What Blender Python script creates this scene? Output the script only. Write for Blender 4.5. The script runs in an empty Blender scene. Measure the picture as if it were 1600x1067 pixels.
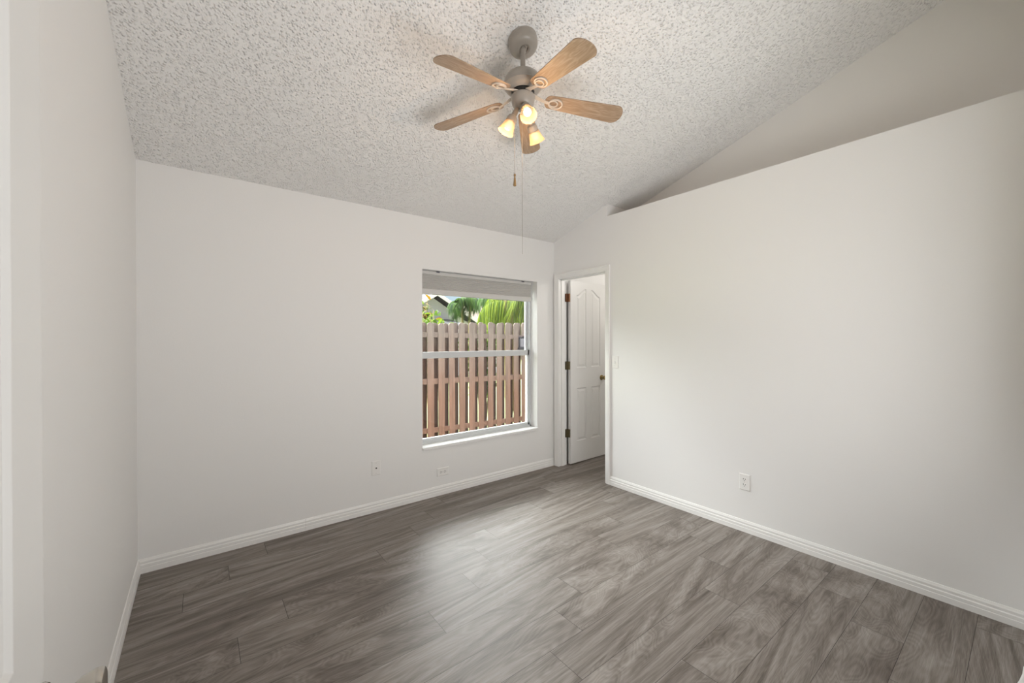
import bpy, bmesh, math, random
from mathutils import Vector, Matrix
R = math.radians
random.seed(7)
SC = bpy.context.scene
COL = SC.collection

# ------------------------------------------------------------------ camera
CAM_H = 1.38
yaw, pitch, roll, FPX = R(37.775), R(-0.2117), R(-0.1037), 632.05
F = Vector((math.sin(yaw) * math.cos(pitch), math.cos(yaw) * math.cos(pitch), math.sin(pitch)))
Rt = Vector((math.cos(yaw), -math.sin(yaw), 0))
Up = Rt.cross(F)
R2 = Rt * math.cos(roll) + Up * math.sin(roll)
U2 = -Rt * math.sin(roll) + Up * math.cos(roll)
cd = bpy.data.cameras.new('camera'); cam = bpy.data.objects.new('camera', cd); COL.objects.link(cam)
cd.sensor_fit = 'HORIZONTAL'; cd.sensor_width = 36.0; cd.lens = FPX / 1600 * 36.0
cd.clip_start = 0.01; cd.clip_end = 300
cam.matrix_world = Matrix(((R2.x, U2.x, -F.x, 0), (R2.y, U2.y, -F.y, 0), (R2.z, U2.z, -F.z, CAM_H), (0, 0, 0, 1)))
SC.camera = cam

# ------------------------------------------------------------------ colour management
SC.view_settings.view_transform = 'Standard'
SC.view_settings.look = 'None'
SC.view_settings.exposure = 0.0
SC.view_settings.gamma = 1.0
SC.view_settings.use_curve_mapping = False
SC.cycles.use_denoising = True
SC.cycles.max_bounces = 10
SC.cycles.diffuse_bounces = 6
SC.cycles.sample_clamp_indirect = 6.0

# ------------------------------------------------------------------ sky
w = bpy.data.worlds.new('sky'); SC.world = w; w.use_nodes = True
nt = w.node_tree; nt.nodes.clear()
wo = nt.nodes.new('ShaderNodeOutputWorld'); bg = nt.nodes.new('ShaderNodeBackground')
tc = nt.nodes.new('ShaderNodeTexCoord'); sx = nt.nodes.new('ShaderNodeSeparateXYZ')
nt.links.new(tc.outputs['Generated'], sx.inputs[0])
rmp = nt.nodes.new('ShaderNodeValToRGB')            # brightness over elevation (bright haze round the sun's height)
nt.links.new(sx.outputs['Z'], rmp.inputs[0])
for i, (p, c) in enumerate([(0.0, (.024, .030, .035)), (0.11, (.024, .030, .035)), (0.22, (.34, .345, .36)), (0.42, (.70, .705, .715)), (0.62, (1.0, 1.0, 1.0)), (1.0, (1.3, 1.3, 1.3))]):
    e = rmp.color_ramp.elements[i] if i < 2 else rmp.color_ramp.elements.new(p)
    e.position = p; e.color = (*c, 1)
azr = nt.nodes.new('ShaderNodeMapRange')            # the sun's half of the sky (beyond the fence) is the bright one
azr.inputs['From Min'].default_value = -0.6; azr.inputs['From Max'].default_value = 0.3
azr.inputs['To Min'].default_value = 0.06; azr.inputs['To Max'].default_value = 1.0
nt.links.new(sx.outputs['Y'], azr.inputs['Value'])
mu2 = nt.nodes.new('ShaderNodeMath'); mu2.operation = 'MULTIPLY'; mu2.inputs[1].default_value = 27.0
nt.links.new(azr.outputs[0], mu2.inputs[0])
nt.links.new(rmp.outputs[0], bg.inputs['Color'])
nt.links.new(mu2.outputs[0], bg.inputs['Strength']); nt.links.new(bg.outputs[0], wo.inputs[0])

# ------------------------------------------------------------------ sun and large lights
def lamp(name, kind, loc, energy, color=(1, 1, 1), target=None, **kw):
    d = bpy.data.lights.new(name, kind); d.energy = energy; d.color = color
    for k, v in kw.items(): setattr(d, k, v)
    o = bpy.data.objects.new(name, d); COL.objects.link(o); o.location = loc
    if target is not None:
        o.rotation_euler = (Vector(target) - Vector(loc)).to_track_quat('-Z', 'Y').to_euler()
    return o
lamp('sun', 'SUN', (-8, 4, 9), 4.0, (1.0, 0.93, 0.80), target=(-8 + .80, 4 - .10, 9 - .60), angle=R(0.6))
lamp('added_fill_light', 'AREA', (1.40, -0.42, 1.00), 39, (1.0, 0.995, 0.99), target=(1.68, 1.45, 2.40), shape='RECTANGLE', size=1.5, size_y=1.2, spread=R(162))  # unseen soft fill added behind the camera, standing in for adjoining-room daylight
lamp('bathroom_light', 'POINT', (4.1, 2.3, 2.2), 13, (1.0, 0.95, 0.88), shadow_soft_size=.12)
pt = lamp('window_portal', 'AREA', (2.19, 3.47, 1.22), 1, target=(2.19, 0, 1.22), shape='RECTANGLE', size=1.32, size_y=1.6)
pt.data.cycles.is_portal = True

# ------------------------------------------------------------------ room numbers
XL, XR, YB = -0.2895, 3.1015, 3.2448          # left wall, right wall, window wall
YR, YJ = -0.09, -0.0060                          # doorway wall behind the camera; closet front beside it
ZB, SL = 2.4488, 0.3171                         # ceiling height at the window wall, rise per metre
ZP, YP, XN = 2.5654, 2.5126, 3.485              # ledge height, ledge end, niche wall
def zc(y): return ZB + (YB - y) * SL

# ------------------------------------------------------------------ materials
def mat(name, color, rough=.5, metal=0, **kw):
    m = bpy.data.materials.new(name); m.use_nodes = True
    b = m.node_tree.nodes['Principled BSDF']
    b.inputs['Base Color'].default_value = (*color, 1); b.inputs['Roughness'].default_value = rough
    b.inputs['Metallic'].default_value = metal
    for k, v in kw.items(): b.inputs[k].default_value = v
    return m
def N(m, t, **kw):
    n = m.node_tree.nodes.new(t)
    for k, v in kw.items(): setattr(n, k, v)
    return n
def L(m, a, b): m.node_tree.links.new(a, b)
def bump(m, scale, strength, dist, detail=2.0, kind='noise'):
    b = m.node_tree.nodes['Principled BSDF']
    tcn = N(m, 'ShaderNodeTexCoord')
    if kind == 'noise':
        t = N(m, 'ShaderNodeTexNoise'); t.inputs['Scale'].default_value = scale; t.inputs['Detail'].default_value = detail
    L(m, tcn.outputs['Object'], t.inputs['Vector'])
    bp = N(m, 'ShaderNodeBump'); bp.inputs['Strength'].default_value = strength; bp.inputs['Distance'].default_value = dist
    L(m, t.outputs[0], bp.inputs['Height']); L(m, bp.outputs[0], b.inputs['Normal'])
    return m
def ramp(m, pts):
    r = N(m, 'ShaderNodeValToRGB')
    for i, (p, c) in enumerate(pts):
        e = r.color_ramp.elements[i] if i < 2 else r.color_ramp.elements.new(p)
        e.position = p; e.color = (*c, 1)
    return r
def mapped(m, src, sc):
    mp = N(m, 'ShaderNodeVectorMath', operation='MULTIPLY'); mp.inputs[1].default_value = sc
    L(m, src, mp.inputs[0]); return mp.outputs[0]
def math_node(m, op, a, b_):
    n = N(m, 'ShaderNodeMath', operation=op)
    for i, v in enumerate((a, b_)):
        if isinstance(v, (int, float)): n.inputs[i].default_value = v
        elif v is not None: L(m, v, n.inputs[i])
    return n.outputs[0]
def noise(m, vec, detail=2, rough=.5, dist=0):
    n = N(m, 'ShaderNodeTexNoise'); n.inputs['Scale'].default_value = 1; n.inputs['Detail'].default_value = detail
    n.inputs['Roughness'].default_value = rough; n.inputs['Distortion'].default_value = dist
    L(m, vec, n.inputs['Vector']); return n.outputs[0]
M = {}
M['wall'] = bump(mat('white_wall_paint', (.83, .825, .815), .55), 140, .10, .003)
M['niche'] = bump(mat('white_niche_paint', (.80, .78, .75), .6), 140, .10, .003)
M['trim'] = mat('white_gloss_trim', (.86, .855, .84), .32)
M['door'] = bump(mat('white_door_paint', (.75, .745, .73), .38), 60, .05, .002)
M['vinyl'] = mat('white_window_vinyl', (.64, .66, .67), .35)
M['sill'] = mat('white_marble_sill', (.86, .86, .85), .22)
M['plate'] = mat('white_plastic_plate', (.84, .83, .81), .35)
M['dark'] = mat('dark_slot', (.03, .028, .025), .6)
M['brass'] = mat('aged_brass', (.36, .27, .12), .28, 1.0)
M['bronze'] = mat('copper_bronze_hinge', (.30, .16, .09), .42, .8)
M['oldbrass'] = mat('antique_brass_hinge', (.22, .19, .12), .42, .8)
M['nickel'] = mat('satin_nickel', (.58, .55, .50), .24, 1.0)
M['fan'] = mat('shaded_almond_fan_enamel', (.36, .325, .285), .32)  # almond enamel darkened to carry the shade of a backlit fan
M['iron'] = mat('almond_blade_iron_enamel', (.62, .56, .49), .35)
M['fabric'] = mat('grey_pleated_fabric', (.50, .49, .47), .9)
M['rail'] = mat('blind_rail_grey', (.62, .61, .59), .4)
M['cord'] = mat('pull_cord', (.36, .33, .29), .6)
M['fob'] = mat('wood_brass_fob', (.30, .19, .08), .4)

# ceiling: popcorn texture
m = M['ceiling'] = mat('popcorn_ceiling', (.83, .82, .805), .9)
b = m.node_tree.nodes['Principled BSDF']
tcn = N(m, 'ShaderNodeTexCoord')
t1 = N(m, 'ShaderNodeTexNoise'); t1.inputs['Scale'].default_value = 60; t1.inputs['Detail'].default_value = 4; t1.inputs['Roughness'].default_value = .65
t2 = N(m, 'ShaderNodeTexVoronoi'); t2.inputs['Scale'].default_value = 92
t3 = N(m, 'ShaderNodeTexVoronoi'); t3.inputs['Scale'].default_value = 68
for t in (t1, t2, t3): L(m, tcn.outputs['Object'], t.inputs['Vector'])
def blob(src, lo, hi):
    r_ = N(m, 'ShaderNodeMapRange', interpolation_type='SMOOTHSTEP'); r_.inputs['From Min'].default_value = hi; r_.inputs['From Max'].default_value = lo
    L(m, src, r_.inputs['Value']); return r_.outputs[0]
h1 = math_node(m, 'MULTIPLY', blob(t2.outputs['Distance'], .05, .50), .35)
h2 = math_node(m, 'MULTIPLY', blob(t3.outputs['Distance'], .05, .50), math_node(m, 'MULTIPLY', t1.outputs[0], 2.0))
bp = N(m, 'ShaderNodeBump'); bp.inputs['Strength'].default_value = .78; bp.inputs['Distance'].default_value = .008
L(m, math_node(m, 'ADD', h1, h2), bp.inputs['Height']); L(m, bp.outputs[0], b.inputs['Normal'])

# floor: grey-brown oak laminate, coordinates per plank
m = M['floor'] = mat('grey_oak_laminate', (.15, .13, .12), .36)
b = m.node_tree.nodes['Principled BSDF']
at = N(m, 'ShaderNodeAttribute'); at.attribute_name = 'plank'
P = at.outputs['Vector']
fld = noise(m, mapped(m, P, (.9, 7.5, 1)), 1.2, .4, .2)
rings = math_node(m, 'SINE', math_node(m, 'MULTIPLY', fld, 120.0), None)
rings = math_node(m, 'MULTIPLY_ADD', rings, .5); m.node_tree.nodes[-1].inputs[2].default_value = .5
streak = noise(m, mapped(m, P, (1.5, 48, 1)), 4, .62)
pores = noise(m, mapped(m, P, (14, 330, 1)), 2, .6)
broad = noise(m, mapped(m, P, (.8, 8.5, 1)), 2, .5, .3)
s = math_node(m, 'MULTIPLY', rings, .07)
s = math_node(m, 'ADD', s, math_node(m, 'MULTIPLY', streak, .42))
s = math_node(m, 'ADD', s, math_node(m, 'MULTIPLY', broad, .62))
s = math_node(m, 'ADD', s, math_node(m, 'MULTIPLY', pores, .26))
rp = ramp(m, [(.44, (.070, .053, .041)), (.60, (.150, .125, .106)), (.74, (.232, .204, .182)), (.90, (.34, .307, .28))])
L(m, s, rp.inputs[0]); L(m, rp.outputs[0], b.inputs['Base Color'])
rr = N(m, 'ShaderNodeMapRange'); rr.inputs['To Min'].default_value = .40; rr.inputs['To Max'].default_value = .54
L(m, streak, rr.inputs['Value']); L(m, rr.outputs[0], b.inputs['Roughness'])
bp = N(m, 'ShaderNodeBump'); bp.inputs['Strength'].default_value = .12; bp.inputs['Distance'].default_value = .001
L(m, s, bp.inputs['Height']); L(m, bp.outputs[0], b.inputs['Normal'])
M['groove'] = mat('dark_plank_groove', (.035, .028, .024), .7)

# blade: whitewashed oak
m = M['blade'] = mat('whitewashed_oak_blade', (.5, .4, .3), .38)
b = m.node_tree.nodes['Principled BSDF']
tcn = N(m, 'ShaderNodeTexCoord')
f1 = noise(m, mapped(m, tcn.outputs['Object'], (5, 26, 1)), 2, .5, .3)
rg = math_node(m, 'SINE', math_node(m, 'MULTIPLY', f1, 40.0), None)
f2 = noise(m, mapped(m, tcn.outputs['Object'], (6, 160, 1)), 3, .6)
s = math_node(m, 'ADD', math_node(m, 'MULTIPLY', rg, .12), f2)
rp = ramp(m, [(.25, (.27, .185, .115)), (.55, (.35, .25, .17)), (.8, (.43, .33, .24))])
L(m, s, rp.inputs[0]); L(m, rp.outputs[0], b.inputs['Base Color'])

# frosted lamp glass, glowing bulb
m = M['shade'] = bpy.data.materials.new('frosted_lamp_glass'); m.use_nodes = True
b = m.node_tree.nodes['Principled BSDF']; out = m.node_tree.nodes['Material Output']
b.inputs['Base Color'].default_value = (.56, .47, .36, 1); b.inputs['Roughness'].default_value = .2
tl = N(m, 'ShaderNodeBsdfTranslucent'); tl.inputs[0].default_value = (.80, .58, .36, 1)
tp = N(m, 'ShaderNodeBsdfTransparent'); tp.inputs[0].default_value = (.97, .92, .84, 1)
mx = N(m, 'ShaderNodeMixShader'); mx.inputs[0].default_value = .28
L(m, b.outputs[0], mx.inputs[1]); L(m, tl.outputs[0], mx.inputs[2])
mx2 = N(m, 'ShaderNodeMixShader'); mx2.inputs[0].default_value = .5
L(m, mx.outputs[0], mx2.inputs[1]); L(m, tp.outputs[0], mx2.inputs[2]); L(m, mx2.outputs[0], out.inputs[0])
m = M['bulb'] = mat('glowing_bulb', (1, .95, .85), .4)
b = m.node_tree.nodes['Principled BSDF']
b.inputs['Emission Color'].default_value = (1, .80, .55, 1); b.inputs['Emission Strength'].default_value = 2.6

# window glass (thin)
m = M['glass'] = bpy.data.materials.new('clear_window_glass'); m.use_nodes = True
nt = m.node_tree; nt.nodes.remove(nt.nodes['Principled BSDF']); out = nt.nodes['Material Output']
tr = N(m, 'ShaderNodeBsdfTransparent'); tr.inputs[0].default_value = (.95, .97, .96, 1)
gl = N(m, 'ShaderNodeBsdfGlossy'); gl.inputs['Roughness'].default_value = .02
fr = N(m, 'ShaderNodeFresnel'); fr.inputs[0].default_value = 1.35
mx = N(m, 'ShaderNodeMixShader')
L(m, fr.outputs[0], mx.inputs[0]); L(m, tr.outputs[0], mx.inputs[1]); L(m, gl.outputs[0], mx.inputs[2]); L(m, mx.outputs[0], out.inputs[0])

# weathered fence wood: front boards silvered towards the top where rain and sun reach
def fence_mat(name, low, high, z0, z1):
    m = mat(name, low, .85); b = m.node_tree.nodes['Principled BSDF']
    g = N(m, 'ShaderNodeNewGeometry'); sp = N(m, 'ShaderNodeSeparateXYZ'); L(m, g.outputs['Position'], sp.inputs[0])
    n1 = noise(m, mapped(m, g.outputs['Position'], (30, 30, 1.6)), 3, .6)
    n2 = noise(m, mapped(m, g.outputs['Position'], (4, 4, 2.0)), 2, .6)
    mr = N(m, 'ShaderNodeMapRange'); mr.inputs['From Min'].default_value = z0; mr.inputs['From Max'].default_value = z1
    L(m, math_node(m, 'ADD', sp.outputs['Z'], math_node(m, 'MULTIPLY', n2, .7)), mr.inputs['Value'])
    mxc = N(m, 'ShaderNodeMix', data_type='RGBA'); L(m, mr.outputs[0], mxc.inputs['Factor'])
    mxc.inputs['A'].default_value = (*low, 1); mxc.inputs['B'].default_value = (*high, 1)
    m2 = N(m, 'ShaderNodeMix', data_type='RGBA', blend_type='MULTIPLY'); m2.inputs['Factor'].default_value = .8
    r_ = ramp(m, [(.3, (.62, .60, .58)), (.65, (1.08, 1.06, 1.04))]); L(m, n1, r_.inputs[0])
    L(m, mxc.outputs['Result'], m2.inputs['A']); L(m, r_.outputs[0], m2.inputs['B']); L(m, m2.outputs['Result'], b.inputs['Base Color'])
    return m
M['fence'] = fence_mat('weathered_fence_wood', (.135, .066, .049), (.140, .108, .102), .8, 1.9)
M['fence_back'] = fence_mat('shaded_red_brown_fence_wood', (.036, .012, .007), (.11, .082, .074), 1.55, 1.95)  # far boards: shade of the gaps painted into the dark lower colour
M['grass'] = bump(mat('lawn', (.14, .15, .06), .9), 40, .6, .03)
M['soil'] = bump(mat('bare_soil', (.30, .24, .18), .95), 30, .6, .03)

def leaf_mat(name, c1, c2, trans=.45):
    m = bpy.data.materials.new(name); m.use_nodes = True
    b = m.node_tree.nodes['Principled BSDF']; out = m.node_tree.nodes['Material Output']
    g = N(m, 'ShaderNodeNewGeometry')
    r_ = ramp(m, [(0, c1), (1, c2)]); L(m, g.outputs['Random Per Island'], r_.inputs[0])
    L(m, r_.outputs[0], b.inputs['Base Color']); b.inputs['Roughness'].default_value = .6; b.inputs['Specular IOR Level'].default_value = .12
    t = N(m, 'ShaderNodeBsdfTranslucent'); L(m, r_.outputs[0], t.inputs[0])
    mx = N(m, 'ShaderNodeMixShader'); mx.inputs[0].default_value = trans
    L(m, b.outputs[0], mx.inputs[1]); L(m, t.outputs[0], mx.inputs[2]); L(m, mx.outputs[0], out.inputs[0])
    return m
M['palm'] = leaf_mat('palm_leaf', (.018, .055, .004), (.17, .22, .02))
M['palm_dark'] = leaf_mat('dark_palm_leaf', (.006, .028, .012), (.065, .125, .02))
M['croton'] = leaf_mat('yellow_croton_leaf', (.012, .028, .002), (.14, .075, .006))
M['shrub'] = leaf_mat('lime_shrub_leaf', (.025, .070, .003), (.10, .145, .009))
M['stem'] = mat('plant_stem', (.22, .18, .08), .8)
M['siding'] = mat('lavender_grey_siding', (.60, .59, .69), .7)
M['fascia'] = mat('white_fascia', (.62, .60, .58), .5)
M['shingle'] = mat('grey_shingle', (.022, .021, .026), .9)
M['shingle_red'] = mat('terracotta_roof', (.050, .020, .015), .85)
M['stucco'] = mat('pale_stucco', (.20, .18, .16), .9)
M['boxdark'] = mat('black_box_plastic', (.018, .016, .024), .4)
M['boxgrey'] = mat('grey_box_label', (.13, .12, .15), .5)
M['boxmark'] = mat('dark_grey_box_mark', (.10, .09, .12), .5)

# ------------------------------------------------------------------ mesh helpers
def quad(bm, pts): return bm.faces.new([bm.verts.new(p) for p in pts])
def box(bm, x0, x1, y0, y1, z0, z1, T=None):
    vs = [bm.verts.new((T @ Vector((x, y, z))) if T else (x, y, z)) for x in (x0, x1) for y in (y0, y1) for z in (z0, z1)]
    for f in ((0, 1, 3, 2), (4, 6, 7, 5), (0, 4, 5, 1), (2, 3, 7, 6), (0, 2, 6, 4), (1, 5, 7, 3)):
        bm.faces.new([vs[i] for i in f])
def lathe(bm, prof, T=None, n=40, cap0=False, cap1=False):
    T = T or Matrix()
    rows = []
    for (r, z) in prof:
        rows.append([bm.verts.new(T @ Vector((r * math.cos(2 * math.pi * i / n), r * math.sin(2 * math.pi * i / n), z))) for i in range(n)])
    for a, c in zip(rows, rows[1:]):
        for i in range(n): bm.faces.new((a[i], a[(i + 1) % n], c[(i + 1) % n], c[i]))
    if cap0: bm.faces.new(rows[0][::-1])
    if cap1: bm.faces.new(rows[-1])
def tube(bm, pts, rad, n=8, caps=True):
    pts = [Vector(p) for p in pts]; rows = []
    for i, p in enumerate(pts):
        d = (pts[min(i + 1, len(pts) - 1)] - pts[max(i - 1, 0)]).normalized()
        a = d.orthogonal().normalized() if abs(d.z) > .9 else d.cross(Vector((0, 0, 1))).normalized()
        c = d.cross(a)
        r = rad[i] if isinstance(rad, (list, tuple)) else rad
        rows.append([bm.verts.new(p + a * math.cos(2 * math.pi * k / n) * r + c * math.sin(2 * math.pi * k / n) * r) for k in range(n)])
    for a, c in zip(rows, rows[1:]):
        for k in range(n): bm.faces.new((a[k], a[(k + 1) % n], c[(k + 1) % n], c[k]))
    if caps: bm.faces.new(rows[0][::-1]); bm.faces.new(rows[-1])
def prism(bm, outline, T, h):
    """outline in local xy, extruded from z=0 to z=h, placed by T"""
    a = [bm.verts.new(T @ Vector((x, y, 0))) for x, y in outline]; c = [bm.verts.new(T @ Vector((x, y, h))) for x, y in outline]
    bm.faces.new(a[::-1]); bm.faces.new(c); n = len(outline)
    for i in range(n): bm.faces.new((a[i], a[(i + 1) % n], c[(i + 1) % n], c[i]))
def extrude_profile(bm, prof, A, B, out, up=Vector((0, 0, 1)), m0=0, m1=0):
    """profile points (depth from wall, height) run from A to B; m0/m1 = mitre shear per unit of height"""
    A = Vector(A); B = Vector(B); out = Vector(out); d = (B - A).normalized()
    a = [bm.verts.new(A + out * x + up * z + d * (m0 * z)) for x, z in prof]
    c = [bm.verts.new(B + out * x + up * z - d * (m1 * z)) for x, z in prof]
    n = len(prof)
    for i in range(n): bm.faces.new((a[i], a[(i + 1) % n], c[(i + 1) % n], c[i]))
    bm.faces.new(a[::-1]); bm.faces.new(c)
def obj(name, bm, material, parent=None, smooth=False, bevel=0, seg=2, angle=35):
    bmesh.ops.recalc_face_normals(bm, faces=bm.faces)
    me = bpy.data.meshes.new(name); bm.to_mesh(me); bm.free()
    for mm in (material if isinstance(material, list) else [material]): me.materials.append(mm)
    o = bpy.data.objects.new(name, me); COL.objects.link(o)
    if parent: o.parent = parent
    if bevel:
        md = o.modifiers.new('bevel', 'BEVEL'); md.width = bevel; md.segments = seg; md.limit_method = 'ANGLE'; md.angle_limit = R(40)
    if smooth:
        for p in me.polygons: p.use_smooth = True
        es = o.modifiers.new('edges', 'EDGE_SPLIT'); es.split_angle = R(angle)
    return o
def empty(name, loc=(0, 0, 0), parent=None):
    o = bpy.data.objects.new(name, None); COL.objects.link(o); o.location = loc; o.empty_display_size = .05
    if parent: o.parent = parent
    return o
def tag(o, label, cat, group=None):
    o['label'] = label; o['category'] = cat
    if group: o['group'] = group
    return o
def structure(o, label=None, cat=None):
    o['kind'] = 'structure'
    if label: o['label'] = label
    if cat: o['category'] = cat
    return o
def local(o, bm):
    """shift a world-space bmesh into the space of the empty o (no rotation)"""
    bmesh.ops.translate(bm, verts=bm.verts, vec=-o.location); return bm

# ------------------------------------------------------------------ floor
bm = bmesh.new()
lay = bm.loops.layers.float_vector.new('plank')
PITCH, PLEN, Y0 = .1905, 1.297, 1.1205
OFF = [1.227, 1.435, 1.645, .918]
def add_floor(xa, xb, ya, yb):
    k0 = math.floor((ya - Y0) / PITCH); k1 = math.ceil((yb - Y0) / PITCH)
    for k in range(k0, k1):
        a, c = max(ya, Y0 + k * PITCH + .0008), min(yb, Y0 + (k + 1) * PITCH - .0008)
        if c - a < .003: continue
        o = OFF[k % 4]; j0 = math.floor((xa - o) / PLEN); j1 = math.ceil((xb - o) / PLEN)
        for j in range(j0, j1):
            rnd = random.Random(k * 991 + j * 37)
            p0, p1 = o + j * PLEN, o + (j + 1) * PLEN
            l, r = max(xa, p0 + .0009), min(xb, p1 - .0009)
            if r - l < .003: continue
            f = quad(bm, [(l, a, 0), (r, a, 0), (r, c, 0), (l, c, 0)])
            ox, oy = rnd.uniform(0, 60), rnd.uniform(0, 60); fl = rnd.choice((-1, 1))
            for lp in f.loops:
                co = lp.vert.co; lp[lay] = (fl * (co.x - p0) + ox, co.y - (Y0 + k * PITCH) + oy, rnd.random() * 9)
add_floor(XL - .02, 4.9, -1.9, YB + .01)
f = quad(bm, [(XL - .02, -1.9, -.0015), (4.9, -1.9, -.0015), (4.9, YB + .01, -.0015), (XL - .02, YB + .01, -.0015)]); f.material_index = 1
f2 = bmesh.new()
o = structure(obj('floor', bm, [M['floor'], M['groove']]))
f2.free()
for p in o.data.polygons:
    if p.normal.z < 0: p.flip()
o.data.update()

# ------------------------------------------------------------------ ceiling (single slope, runs on over the niche)
bm = bmesh.new()
pts = [(XL - .12, YB + .2), (XN + .1, YB + .2), (XN + .1, YR - .1), (XL - .12, YR - .1)]
a = [bm.verts.new((x, y, zc(y))) for x, y in pts]; c = [bm.verts.new((x, y, zc(y) + .1)) for x, y in pts]
bm.faces.new(a); bm.faces.new(c[::-1])
for i in range(4): bm.faces.new((a[i], c[i], c[(i + 1) % 4], a[(i + 1) % 4]))
structure(obj('ceiling', bm, M['ceiling']))

# ------------------------------------------------------------------ walls
WX0, WX1, WZ0, WZ1, WT = 1.532, 2.855, .425, 2.0, .20     # window opening and wall thickness
bm = bmesh.new()
box(bm, XL - .12, WX0, YB, YB + WT, -.3, 2.5); box(bm, WX1, 4.9, YB, YB + WT, -.3, 2.5)
box(bm, WX0, WX1, YB, YB + WT, -.3, WZ0); box(bm, WX0, WX1, YB, YB + WT, WZ1, 2.5)
structure(obj('wall_back', bm, M['wall']))
bm = bmesh.new(); box(bm, XL - .12, XL, -1.9, YB + .02, -.1, 3.7); structure(obj('wall_left', bm, M['wall']))
DY0, DY1, DZ = 2.5346, 3.1680, 2.040                       # bathroom doorway (clear)
XT = XR + .115
bm = bmesh.new()
box(bm, XR, XT, YJ, YP, -.05, ZP); box(bm, XR, XT, YP, DY0 - .018, -.05, DZ + .018)
box(bm, XT, XN, YJ, YP, ZP - .1, ZP)
box(bm, XR, XT, DY1 + .018, YB + .01, -.05, DZ + .018)
v = bm.verts
def header(x0, x1, y0, y1, z0):
    ps = [(x, y) for x in (x0, x1) for y in (y0, y1)]
    vs = [bm.verts.new((x, y, z)) for x, y in ps for z in (z0, zc(y) + .02)]
    for fc in ((0, 1, 3, 2), (4, 6, 7, 5), (0, 4, 5, 1), (2, 3, 7, 6), (0, 2, 6, 4), (1, 5, 7, 3)): bm.faces.new([vs[i] for i in fc])
header(XR, XT, YP, YB + .01, DZ + .018)
header(XT, XN + .02, YP, YP + .1, ZP - .1)
structure(obj('wall_right', bm, M['wall']))
bm = bmesh.new(); box(bm, XN, XN + .1, YR - .1, YP + .1, ZP - .1, 3.75); structure(obj('wall_niche', bm, M['niche']))
# wall behind the camera: doorway on the left, widened for the added fill light, closet front on the right
EX0, EX1 = -.170, 2.30
bm = bmesh.new()
box(bm, XL, EX0 - .02, YR - .115, YR, -.05, 3.7); box(bm, EX1 + .02, 2.56, YR - .115, YR, -.05, 3.7)
box(bm, EX0 - .02, EX1 + .02, YR - .115, YR, 2.05, 3.7)
box(bm, 2.56, XN, YR - .115, YJ, -.05, 3.7)
structure(obj('wall_rear', bm, M['wall']))
# hall behind the doorway and the bathroom beyond the right wall
bm = bmesh.new(); box(bm, 2.6, 2.7, -1.9, YR - .115, -.05, 2.44); box(bm, XL - .12, 2.7, -2.0, -1.9, -.05, 2.44)
structure(obj('wall_hall', bm, M['wall']))
bm = bmesh.new(); box(bm, XL - .12, 2.7, -2.0, YR - .115, 2.44, 2.54); structure(obj('ceiling_hall', bm, M['wall']))
bm = bmesh.new(); box(bm, 4.9, 5.0, 1.5, YB + .2, -.05, 2.44); box(bm, XT, 5.0, 1.4, 1.5, -.05, 2.44)
structure(obj('wall_bathroom', bm, M['wall']))
bm = bmesh.new(); box(bm, XT, 5.0, 1.4, YB + .2, 2.42, 2.455); structure(obj('ceiling_bathroom', bm, M['wall']))

# ------------------------------------------------------------------ baseboards
BP = [(0, 0), (.014, 0), (.014, .030), (.012, .033), (.0125, .036), (.0125, .050), (.009, .055), (.0095, .068), (.006, .076), (.0045, .081), (0, .082)]
def base(name, runs):
    bm = bmesh.new()
    for A, B, out in runs: extrude_profile(bm, BP, A, B, out)
    structure(obj(name, bm, M['trim']))
base('baseboard_back', [((XL, YB, 0), (.6095, YB, 0), (0, -1, 0)), ((.6105, YB, 0), (XR - .017, YB, 0), (0, -1, 0))])
base('baseboard_left', [((XL, YR, 0), (XL, YB - .014, 0), (1, 0, 0))])
base('baseboard_right', [((XR, YJ, 0), (XR, DY0 - .0555, 0), (-1, 0, 0))])
base('baseboard_rear', [((2.546, YJ, 0), (XR - .014, YJ, 0), (0, 1, 0))])

bm = bmesh.new()                                            # bent end of a white floor moulding by the closet front
tube(bm, [(2.44, .052, .009), (2.52, .038, .009), (2.60, .0245, .009), (2.66, .0175, .009), (2.72, .0155, .009)], .0095, 10)
structure(obj('trim_5', bm, M['trim'], smooth=True))

# ------------------------------------------------------------------ bathroom doorway: jamb and casing
CP = [(0, 0), (.017, 0), (.017, .006), (.013, .010), (.0145, .022), (.0125, .030), (.011, .040), (.008, .044), (.0075, .053), (.005, .0555), (0, .0555)]
CP = [(x, .0555 - z) for x, z in CP]                        # thick edge outwards
def casing(name, y0, y1, z1, xw, out, cut_far=False):
    bm = bmesh.new(); W = .0555
    rv = .003
    extrude_profile(bm, CP, (xw, y0 - rv, 0), (xw, y0 - rv, z1 + rv), (out, 0, 0), up=Vector((0, -1, 0)), m1=-1)
    extrude_profile(bm, CP, (xw, y1 + rv, 0), (xw, y1 + rv, z1 + rv), (out, 0, 0), up=Vector((0, 1, 0)), m1=-1)
    extrude_profile(bm, CP, (xw, y0 - rv, z1 + rv), (xw, y1 + rv, z1 + rv), (out, 0, 0), m0=-1, m1=-1)
    return structure(obj(name, bm, M['trim']))
casing('trim_1', DY0, DY1, DZ, XR, -1)
bm = bmesh.new()
box(bm, XR - .001, XT + .001, DY0 - .018, DY0, 0, DZ + .018); box(bm, XR - .001, XT + .001, DY1, DY1 + .018, 0, DZ + .018)
box(bm, XR - .001, XT + .001, DY0, DY1, DZ, DZ + .018)
for y0, y1 in ((DY0, DY0 + .010), (DY1 - .010, DY1)): box(bm, XR + .035, XR + .072, y0, y1, 0, DZ)
box(bm, XR + .035, XR + .072, DY0, DY1, DZ - .010, DZ)
structure(obj('trim_2', bm, M['trim']))

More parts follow.
